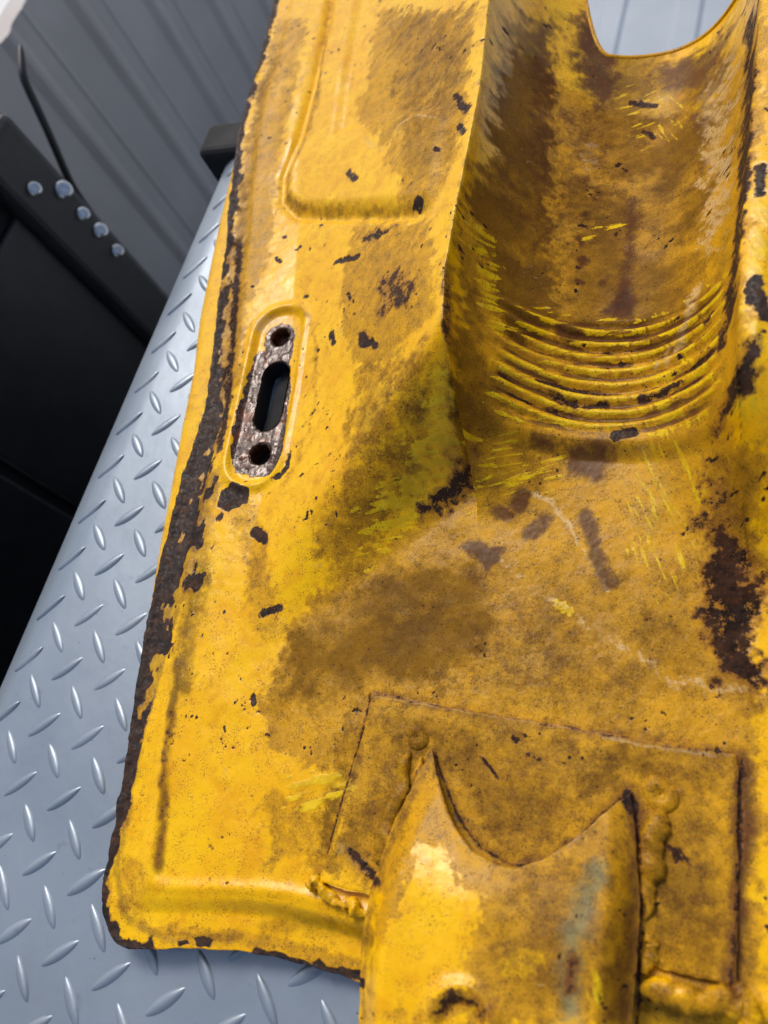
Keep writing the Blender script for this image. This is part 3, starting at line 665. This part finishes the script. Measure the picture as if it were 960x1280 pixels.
def tube(name, pts, radii, mat, parent=None, seg=16, lump=0.0, seed=1, attrs=False, flat=1.0):
    """a lumpy bead swept along points (mm)"""
    pts = np.array(pts, float); n = len(pts)
    tt = np.linspace(0, n - 1, max(12, n * 10))
    C = np.stack([np.interp(tt, np.arange(n), pts[:, i]) for i in range(3)], -1)
    for _ in range(6):
        C[1:-1] = (C[:-2] + 2 * C[1:-1] + C[2:]) / 4
    Rr = np.interp(tt, np.linspace(0, n - 1, len(radii)), radii)
    m = len(C)
    T = np.gradient(C, axis=0); T /= np.linalg.norm(T, axis=1)[:, None] + 1e-9
    up = np.array([0, 0, 1.0]) if abs(T[:, 2]).mean() < .9 else np.array([0.3, 1.0, 0]); side = np.cross(T, up); side /= np.linalg.norm(side, axis=1)[:, None] + 1e-9
    nr = np.cross(side, T)
    a = np.linspace(0, 2 * math.pi, seg, endpoint=False)
    endf = np.sqrt(np.clip(1 - (np.abs(np.linspace(-1, 1, m)) ** 8), 0.02, 1))
    rad = (Rr * endf)[:, None] * np.ones(seg)
    if lump:
        rr = fbm(np.arange(m)[:, None] * 1.0 + 0 * a[None], 3 * np.cos(a)[None] + 0 * rad, 7, seed, 4)
        rad = rad * (1 + lump * rr)
    V = C[:, None] + rad[..., None] * (np.cos(a)[None, :, None] * side[:, None] + flat * np.sin(a)[None, :, None] * nr[:, None])
    V = V.reshape(-1, 3)
    i = np.arange(m * seg).reshape(m, seg); j = np.roll(i, -1, 1)
    q = np.stack([i[:-1], j[:-1], j[1:], i[1:]], -1).reshape(-1, 4)
    caps = []
    for r_, c_ in ((0, C[0]), (m - 1, C[-1])):
        V = np.vstack([V, c_[None]]); k = len(V) - 1
        caps.append(np.stack([i[r_], j[r_], np.full(seg, k), np.full(seg, k)], -1))
    quads = q
    o = new_obj(name, V, quads, mat, parent)
    if attrs: set_attrs(o, V[:, 0], V[:, 1])
    return o

# ------------------------------------------------------------------ tread plate the panel lies on
PLX0, PLX1, PLY0, PLY1 = -64.0, 520.0, -330.0, 458.0
plate = empty('tread_plate_box', (200, 60, -260), 'box lid of pale grey diamond tread plate lying under the yellow panel', 'tread plate')
def lid_z(x):
    return -max(0.0, -36.0 - x) ** 2 / 92.0
def tread_sheet():
    xs = np.concatenate([np.linspace(PLX0, -34, 24), np.linspace(-32, PLX1, 60)])
    prof = [(PLX0 - 4, -46.0), (PLX0 - 4, -16.0), (PLX0 - 3.4, -13.0), (PLX0 - 1.8, -10.6)] + [(x, lid_z(x)) for x in xs]
    prof = prof + [(PLX1, -46.0)]
    ys = np.concatenate([[PLY0], np.linspace(PLY0, PLY1, 50), [PLY1]])
    V = np.zeros((len(ys), len(prof), 3))
    for j, yv in enumerate(ys):
        for i, (px, pz) in enumerate(prof):
            V[j, i] = (px, yv, pz if 0 < j < len(ys) - 1 else min(pz, -46.0))
    V[:, :, 2] += 0.25 * fbm(V[:, :, 0], V[:, :, 1], 90, 8, 2) * (V[:, :, 2] > -1)
    return new_obj('lid_sheet', V.reshape(-1, 3), grid_quads(len(ys), len(prof)), TREAD, plate)
tread_sheet()
box('box_body', (PLX0 + 4, PLY0 + 4, -520), (PLX1 - 4, PLY1 - 4, -40), BLACKP, plate, 3)

def bar_geometry(L=22.0, W=5.4, H=1.5, n=17, m=9):
    V = []
    for i in range(n):
        t = -1 + 2 * i / (n - 1)
        hw = W / 2 * max(0.0, 1 - abs(t) ** 2.1) ** 0.85 + 0.02
        for j in range(m):
            s = -1 + 2 * j / (m - 1)
            zz = H * max(0.0, 1 - abs(t) ** 2.4) ** 0.6 * (1 - abs(s) ** 2.4) ** 0.9
            V.append((t * L / 2, s * (hw + .35), zz - 0.12))
    return np.array(V), grid_quads(n, m)
BV, BQ = bar_geometry()
proto = new_obj('tread_bar', BV, BQ, TREAD, plate)
rest_v, rest_q = [], []
first = True
rng = np.random.default_rng(5)
for i in range(-2, 20):
    for j in range(-12, 16):
        for kind in (0, 1):
            x, y = (i + .5 * kind) * 30.0, (j + .5 * kind) * 30.0
            if not (PLX0 + 6 < x < PLX1 - 12 and PLY0 + 14 < y < PLY1 - 12): continue
            ang = math.radians(45 if kind else -45)
            seen = (x < rim_x(y) + 22 and y > -110 and x < 260) or (-110 < y < 8 and x < 240)
            dz = lid_z(x)
            if seen:
                o = proto if first else proto.copy()
                if not first: col.objects.link(o)
                first = False
                o.parent = plate
                o.matrix_parent_inverse = Matrix.Translation(plate.location).inverted()
                o.location = (x * MM, y * MM, dz * MM)
                o.rotation_mode = 'ZYX'
                o.scale = (rng.uniform(.95, 1.05), rng.uniform(.9, 1.08), rng.uniform(.75, 1.1))
                o.rotation_euler = (0, -math.atan(max(0.0, -36.0 - x) / 46.0), ang + rng.normal(0, .015))
            else:
                c, s_ = math.cos(ang), math.sin(ang)
                rest_q.append(BQ + sum(len(v) for v in rest_v))
                rest_v.append(np.stack([x + BV[:, 0] * c - BV[:, 1] * s_, y + BV[:, 0] * s_ + BV[:, 1] * c, BV[:, 2]], -1))
far_bars = new_obj('covered_tread_bars', np.concatenate(rest_v), np.concatenate(rest_q), TREAD, plate)
far_bars['kind'] = 'stuff'

# ------------------------------------------------------------------ the yellow panel
panel = empty('sheet_metal_panel', (200, 200, 0), 'yellow painted pressed steel panel, rusted and grimy, with a deep channel and slotted holes', 'metal panel')

def build_pressing():
    nu, nc, nv = 720, 40, 930
    U = np.concatenate([np.linspace(0, 1, nu), 1 + np.linspace(0, 1, nc + 1)[1:] ** 1.3])
    eta = np.linspace(0, 1, nv)
    eta = eta * (0.68 + 0.32 * eta)
    ynom = Y0 + eta * (640 - Y0)
    edge = rim_x(ynom) + 0.9 * fbm(ynom, ynom * 0, 7, 61, 4) + 0.5 * fbm(ynom, ynom * 0, 30, 62, 2)
    rc = 17.0
    cdy = np.clip(rc - (ynom - Y0), 0, rc)
    edge = edge + rc - np.sqrt(rc * rc - cdy * cdy)
    Uf, ext = np.clip(U, 0, 1), np.clip(U - 1, 0, 1)
    X = edge[:, None] + Uf[None] * (326 - edge[:, None]) + ext[None] * 130
    yt = 479 + 161 * S((206 - X) / 60.0)
    yb = bot_y(X) + 0.5 * fbm(X, X * 0 + 3, 9, 63, 4) * S((260 - X) / 20)
    Y = yb + eta[:, None] * (yt - yb)
    Z = pressing(X, Y) + wobble(X, Y)
    xf, yf = X.ravel(), Y.ravel()
    W = wear(xf, yf)
    tar, lem, met, gr = [W[k].reshape(X.shape) for k in ('tar', 'lemon', 'metal', 'grime')]
    Z = Z + S((tar - .35) / .3) * (0.3 * fbm(X, Y, 3.2, 71, 3) - 0.12) + 0.10 * S((lem + .3 * W['streak'].reshape(X.shape) - .45) / .2) * (lem > .05)
    Z = Z + met * 0.28 * fbm(X, Y, 3.2, 72, 3)
    Z = Z + gr * 0.06 * fbm(X, Y, 1.6, 73, 2)
    V = np.stack([X, Y, Z], -1).reshape(-1, 3)
    Q = grid_quads(nv, len(U))
    # cut the fixing holes and pull the ragged vertices on to their outline
    inside = np.zeros(len(V), bool)
    for kind, pts, r in HOLES:
        pp = pts if len(pts) > 1 else pts * 2
        d, _ = seg_dist(xf, yf, pp)
        inside |= d < r - 0.28
    keep = ~inside[Q].all(1)
    Q = Q[keep]
    used = np.zeros(len(V), bool); used[Q.ravel()] = True
    for kind, pts, r in HOLES:
        pp = np.array(pts if len(pts) > 1 else pts * 2)
        d, at = seg_dist(xf, yf, [tuple(p) for p in pp])
        sel = used & (d < r) & (d > 1e-6)
        ax = pp[0] + at[sel][:, None] * (pp[-1] - pp[0])
        V[sel, :2] = ax + (V[sel, :2] - ax) * (r / d[sel])[:, None]
        near = used & (d < r + 1.2)
        V[near, 2] -= 0.5 * S((r + 1.2 - d[near]) / 1.2)
    idx = np.arange(nv * len(U)).reshape(nv, len(U))
    ring = np.concatenate([idx[::-1, 0], idx[0, 1:]])
    v2, q2 = skirt(V, ring, 1.8)
    v3, q3 = skirt(np.vstack([V, v2]), idx[-1, ::-1], 2.2)
    V = np.vstack([V, v2, v3]); Q = np.vstack([Q, q2, q3])
    remap = -np.ones(len(V), np.int64); u = np.unique(Q); remap[u] = np.arange(len(u))
    V = V[u]; Q = remap[Q]
    o = new_obj('pressed_sheet', V, Q, PAINT, panel)
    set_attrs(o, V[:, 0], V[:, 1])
    return o
pressed = build_pressing()

def zat(x, y):
    return float((pressing(np.array([float(x)]), np.array([float(y)])) + wobble(np.array([float(x)]), np.array([float(y)])))[0])

# captive nuts under the round holes, a black cup added as the slot's darkness
def nut_or_dark_cup(name, pts, r, top, depth, mat, closed_bottom):
    pp = np.array(pts if len(pts) > 1 else pts * 2, float)
    d = pp[-1] - pp[0]; a0 = math.atan2(d[1], d[0]) if np.hypot(*d) > 0 else 0.0
    out = []
    n = 48
    for k in range(n):
        a = a0 + math.pi / 2 + 2 * math.pi * k / n
        c = pp[0] if k <= n // 2 else pp[-1]
        out.append(c + r * np.array([math.cos(a), math.sin(a)]))
    out = np.array(out)
    lev = [(0.25, 0.0), (0.0, 1.0)]
    z = 1.0
    while z < depth:
        lev += [(-0.35 if mat is RUSTY and len(pts) == 1 else 0.0, z + .8), (0.05, z + 1.4)]; z += 1.4
    V = []
    ctr = pp.mean(0)
    for inset, dz in lev:
        for q in out:
            c = pp[0] if np.hypot(*(q - pp[0])) < np.hypot(*(q - pp[-1])) else pp[-1]
            V.append([*(c + (q - c) * (r + inset) / r), top - dz])
    q = []
    for L in range(len(lev) - 1):
        for k in range(n):
            q.append((L * n + k, L * n + (k + 1) % n, (L + 1) * n + (k + 1) % n, (L + 1) * n + k))
    if closed_bottom:
        base = len(V); zb = top - depth - 1.5
        for k in range(n): V.append([*ctr, zb])
        for k in range(n): q.append(((len(lev) - 1) * n + k, (len(lev) - 1) * n + (k + 1) % n, base + (k + 1) % n, base + k))
    return new_obj(name, V, q, mat, panel)
for (kind, pts, r), dep in zip(HOLES, (6.0, 13.0, 12.0)):
    cx, cy = np.mean([p[0] for p in pts]), np.mean([p[1] for p in pts])
    top = max(zat(p[0], p[1]) for p in pts) + .2
    o = nut_or_dark_cup('captive_nut' if kind == 'round' else 'slot_dark_cup', pts, r + .1, top, dep, RUSTY if kind == 'round' else BLACKP, True)

# second skin behind, its clean glossy edge shows along the rim
SK = [(-50.3, 459.6), (-46.7, 432.6), (-38.5, 385.0), (-28.9, 337.3), (-20.7, 299.2), (-8.9, 259.6), (-1.6, 223.1), (7.5, 185.1), (15.4, 148.7), (30.3, 92.6), (41.6, 51.2), (49.6, 19.1), (54.6, -1.0)]
def build_skin():
    ny, nx = 260, 26
    sy = np.linspace(SK[-1][1] + 1, SK[0][1] + 130, ny)
    sx = np.interp(sy, [p[1] for p in SK[::-1]] + [SK[0][1] + 150], [p[0] for p in SK[::-1]] + [SK[0][0] - 14])
    V = np.zeros((ny, nx, 3))
    t = np.linspace(0, 1, nx)
    for j in range(ny):
        w_ = max(rim_x(sy[j]) - sx[j], 0) + 22
        xx = sx[j] + t * w_
        zz = 2.2 + 3.4 * S(np.minimum(t * w_ / 7.0, 1)) - 1.6 * S((1.2 - t * w_) / 1.2) + 2.2 * t
        V[j, :, 0] = xx; V[j, :, 1] = sy[j]; V[j, :, 2] = zz
    V[:, :, 2] += 0.12 * fbm(V[:, :, 0], V[:, :, 1], 14, 81, 3)
    i = np.arange(ny * nx).reshape(ny, nx)
    Vf = V.reshape(-1, 3)
    v2, q2 = skirt(Vf, i[::-1, 0], 1.6)
    o = new_obj('rear_skin', np.vstack([Vf, v2]), np.vstack([grid_quads(ny, nx), q2]), CLEAN, panel)
    n = len(o.data.vertices)
    a = o.data.attributes.new('grime', 'FLOAT', 'POINT')
    vv = np.vstack([Vf, v2])
    a.data.foreach_set('value', (0.25 + .22 * fbm(vv[:, 0], vv[:, 1], 20, 82, 3)).astype(np.float32))
build_skin()
# black plate added so the hollow behind the holes looks dark
box('added_dark_plate', (56, 150, 1.9), (235, 330, 3.4), BLACKP, panel, 0)

def quad_patch(name, ny, nx, fn, drop, parent, jit=0.35, seed=7):
    u, v = np.meshgrid(np.linspace(0, 1, nx), np.linspace(0, 1, ny))
    P = fn(u, v)
    i = np.arange(ny * nx).reshape(ny, nx)
    Vf = P.reshape(-1, 3).copy()
    ring = np.concatenate([i[0, :], i[1:, -1], i[-1, -2::-1], i[-2::-1, 0]])
    e = np.minimum(np.minimum(u, 1 - u) * nx, np.minimum(v, 1 - v) * ny)
    w_ = np.clip(1 - e / 3.0, 0, 1).ravel()
    Vf[:, 0] += jit * w_ * fbm(Vf[:, 0], Vf[:, 1], 5, seed, 3); Vf[:, 1] += jit * w_ * fbm(Vf[:, 0], Vf[:, 1], 5, seed + 1, 3)
    Vf[:, 2] -= 0.5 * w_ ** 2
    W = wear(Vf[:, 0], Vf[:, 1])
    Vf[:, 2] += 0.1 * fbm(Vf[:, 0], Vf[:, 1], 6, seed + 2, 3) + S((W['tar'] - .4) / .3) * .25 * fbm(Vf[:, 0], Vf[:, 1], 3, seed + 3, 3)
    v2, q2 = skirt(Vf, ring[::-1], drop)
    V = np.vstack([Vf, v2])
    o = new_obj(name, V, np.vstack([grid_quads(ny, nx), q2]), PAINT, parent)
    set_attrs(o, V[:, 0], V[:, 1])
    return o

def dbl_fn(u, v):
    a, b, c, d = [np.array(p) for p in DBL]
    xy = (d * (1 - u)[..., None] + c * u[..., None]) * (1 - v)[..., None] + (a * (1 - u)[..., None] + b * u[..., None]) * v[..., None]
    z = 17.3 + .35 * fbm(xy[..., 0], xy[..., 1], 35, 91, 2)
    return np.concatenate([xy, z[..., None]], -1)
quad_patch('doubler_plate', 220, 380, dbl_fn, 3.2, panel, .5, 101)

cut_s = [((p[0] - float(tong_l(p[1]))) / (float(tong_r(p[1])) - float(tong_l(p[1]))), p[1]) for p in CUT]
YEND = min(TL[-1][1], TR[-1][1]) - 8
def ton_fn(u, v):
    yt = np.interp(u, [c[0] for c in cut_s], [c[1] for c in cut_s])
    y = YEND + v * (yt - YEND)
    x = tong_l(y) + u * (tong_r(y) - tong_l(y))
    z = tongue(x, y)
    # drawn hole rim near the lower end
    hd = np.hypot(x - HOLEB[0], (y - HOLEB[1]))
    z = z + 1.2 * np.exp(-((hd - 11) / 2.5) ** 2) - 2.0 * S((9 - hd) / 4)
    return np.stack([x, y, z + .3 * fbm(x, y, 24, 95, 2)], -1)
HOLEB = [(236.5, -5.1)][0]
quad_patch('hat_bracket', 330, 330, ton_fn, 2.0, panel, .35, 111)

def bead(name, pts, radii, lift=0.0, lump=.35, seed=1, flat=.7):
    P3 = [(x, y, max(zat(x, y), 17.5) + lift) for x, y in pts]
    return tube(name, P3, radii, PAINT, panel, 16, lump, seed, True, flat)
def spot(name, c, r):
    n, m = 40, 16
    V = [(c[0], c[1], 17.0)]
    rr = np.linspace(.06, 1, m)
    for q in rr:
        for k in range(n):
            a = 2 * math.pi * k / n
            wob = 1 + .12 * math.sin(2 * a + c[0]) + .05 * math.sin(3 * a + 1)
            V.append((c[0] + r * q * wob * math.cos(a), c[1] + r * q * wob * math.sin(a), 16.9 + 2.3 * math.sqrt(max(0.0, 1 - q * q)) - 1.3 * math.exp(-(q / .34) ** 2)))
    V = np.array(V); V[:, 2] += .25 * fbm(V[:, 0], V[:, 1], 3, 97, 3)
    i = 1 + np.arange(n * m).reshape(m, n); j = np.roll(i, -1, 1)
    q = np.stack([i[:-1], j[:-1], j[1:], i[1:]], -1).reshape(-1, 4)
    o = new_obj(name, V[1:], q - 1, PAINT, panel)
    set_attrs(o, V[1:, 0], V[1:, 1])
    return o
spot('weld_spot', [(191.6, 81.4)][0], 5.2)
bead('weld_bead', [(190.2, 75.9), (189.9, 64.0), (189.4, 53.0), (189.0, 42.2), (191.0, 30.8)], [2.2, 4.0, 2.8, 4.2, 2.8], 0.8, .8, 202)
bead('weld_bead', [(195.4, 74.8), (197.7, 62.2), (198.2, 51.5), (198.5, 42.1)], [1.4, 2.4, 2.8, 1.8], 0.9, .7, 207)
spot('weld_spot', [(285.7, 81.9)][0], 6.4)
bead('weld_bead', [(287.1, 77.5), (286.6, 69.2), (286.0, 61.0), (285.4, 50.4), (286.0, 40.4)], [3.0, 4.6, 3.6, 4.2, 2.6], .6, .6, 204)
bead('weld_bead', [(286.7, 36.8), (290.2, 34.2), (289.3, 29.0), (287.3, 24.6)], [1.8, 2.4, 2.0], -.2, .6, 205)
bead('sealant_lump', [(160.8, 15.8), (163.5, 18.9), (169.7, 15.9), (175.8, 13.6), (181.0, 14.5), (187.0, 13.4), (197.3, 14.6)], [1.8, 3.6, 2.2, 1.6, 2.8, 2.0, 1.6], -0.8, .9, 206, .7)
bead('sealant_lump', [(287.4, 19.7), (294.8, 21.4), (304.6, 22.2), (313.9, 24.8), (319.8, 24.0)], [2.5, 4.0, 4.8, 4.2, 4.0], .4, .55, 208, .7)
bead('sealant_lump', [(315.1, 30.5), (318.3, 27.4), (320.0, 22.1), (319.3, 14.4)], [2.0, 3.2, 3.4, 3.0], .4, .3, 209, .8)

mx_ = np.linspace(176, 300, 40)
rimo = tube('channel_lip', [(x, 479 + 161 * float(S((206 - x) / 60.0)), zat(x, 479 + 161 * float(S((206 - x) / 60.0))) - .6) for x in mx_], [1.5, 1.5], PAINT, panel, 12)
ra = rimo.data.attributes.new('grime', 'FLOAT', 'POINT'); ra.data.foreach_set('value', np.full(len(rimo.data.vertices), .75, np.float32))

# ------------------------------------------------------------------ what lies behind
def ribbed_wall(name, along, fixed, lo, hi, z0, z1, pitch, depth, toward, off=0.0):
    prof = []
    a = lo
    k = 0
    while a < hi:
        for f_, d_ in ((0.0, 0), (0.36, 0), (0.46, 1), (0.52, 1), (0.62, 0), (0.80, 0), (0.84, .35), (0.88, 0)):
            prof.append((a + f_ * pitch + off, d_ * depth * toward))
        a += pitch
    zs = [z0, (z0 + z1) / 2, z1 - 3, z1, z1]
    V = []
    for r_, zz in enumerate(zs):
        for (t, d_) in prof:
            if r_ == len(zs) - 1: d_ = -40 * toward
            V.append((fixed + d_, t, zz) if along == 'y' else (t, fixed + d_, zz))
    o = new_obj(name, V, grid_quads(len(zs), len(prof)), WALL, None, False)
    o['kind'] = 'structure'
    return o
ribbed_wall('wall_side', 'y', -700, 500, 2000, -760, -138, 150, 7, 1, 20)
def sheet(name, lo, hi, z, mat):
    o = new_obj(name, [(lo[0], lo[1], z), (hi[0], lo[1], z), (hi[0], hi[1], z), (lo[0], hi[1], z)], [(0, 1, 2, 3)], mat, None, False)
    o['kind'] = 'structure'
    return o
sheet('floor', (-706, -900), (900, 1000), -760, FLOORM)
def ribbed_deck():
    prof = []
    a = -900.0
    while a < 1200:
        for f_, d_ in ((0, 0), (.55, 0), (.60, 4), (.86, 4), (.91, 0)): prof.append((a + f_ * 150, -762 + d_))
        a += 150
    ys = [960, 1800, 3200, 3202]
    V = [(px, yy, pz if k < 3 else -1160) for k, yy in enumerate(ys) for px, pz in prof]
    o = new_obj('deck', V, grid_quads(len(ys), len(prof)), DECK, None, False)
    o['kind'] = 'structure'
DECK = mat_simple('pale_ribbed_deck', lin(150, 162, 174), lin(164, 175, 186), 4, .5, .1)
ribbed_deck()
sheet('ground', (-60000, -60000), (60000, 60000), -1150, PALEG)

cab = empty('black_cabinet', (-370, 200, -760), 'black upright cabinet with rivet studs along its edge beside the ribbed wall', 'cabinet')
box('cabinet_body', (-440, -420, -758), (-312, 462, 2), BLACKP, cab, 6)
for k in range(4):
    box('cabinet_door', (-314, -400 + k * 215, -700), (-305, -196 + k * 215, -30 - 6 * (k % 2)), BLACK, cab, 4)
box('top_rail', (-330, -420, -2), (-296, 455, 14), BLACK, cab, 5)
box('edge_post', (-330, 440, -758), (-292, 502, 22), BLACK, cab, 9)
def dome(name, c, r, nrm, parent):
    V, q = [], []
    n, m = 16, 6
    nrm = np.array(nrm, float); nrm /= np.linalg.norm(nrm)
    a1 = np.cross(nrm, [0, 0, 1.0]); a1 /= np.linalg.norm(a1); a2 = np.cross(nrm, a1)
    for k in range(m):
        th = math.pi / 2 * k / (m - 1)
        for i in range(n):
            p = 2 * math.pi * i / n
            V.append(np.array(c) + r * (math.cos(th) * (math.cos(p) * a1 + math.sin(p) * a2) + (.42 * math.sin(th) - .18 * math.sin(th) ** 8) * nrm))
    for k in range(m - 1):
        for i in range(n): q.append((k * n + i, k * n + (i + 1) % n, (k + 1) * n + (i + 1) % n, (k + 1) * n + i))
    return new_obj(name, V, q, STUD, parent)
for (yy, zz, r) in ((463, -28, 6.5), (486, -52, 8.5), (484, -80, 6.5), (486, -104, 7.5), (485, -131, 6.5)):
    dome('rivet', (-288, yy, zz), r, (.8, -.1, .6), cab)
lat = empty('corner_latch', (-60, 462, -20), 'small black rubber latch at the far corner of the tread plate', 'latch')
box('latch_body', (-84, 446, -30), (-44, 476, 4), BLACKP, lat, 5)
box('latch_tab', (-80, 470, -44), (-56, 482, -4), BLACKP, lat, 3)
hose = tube('cable', [(-330, 590, 20), (-322, 560, 8), (-318, 540, -30), (-322, 520, -80), (-330, 516, -160), (-335, 510, -300), (-335, 505, -760)], [4, 4, 4, 4], BLACK, None, 12)
hose['label'] = 'thin black cable hanging down beside the riveted cabinet edge'; hose['category'] = 'cable'
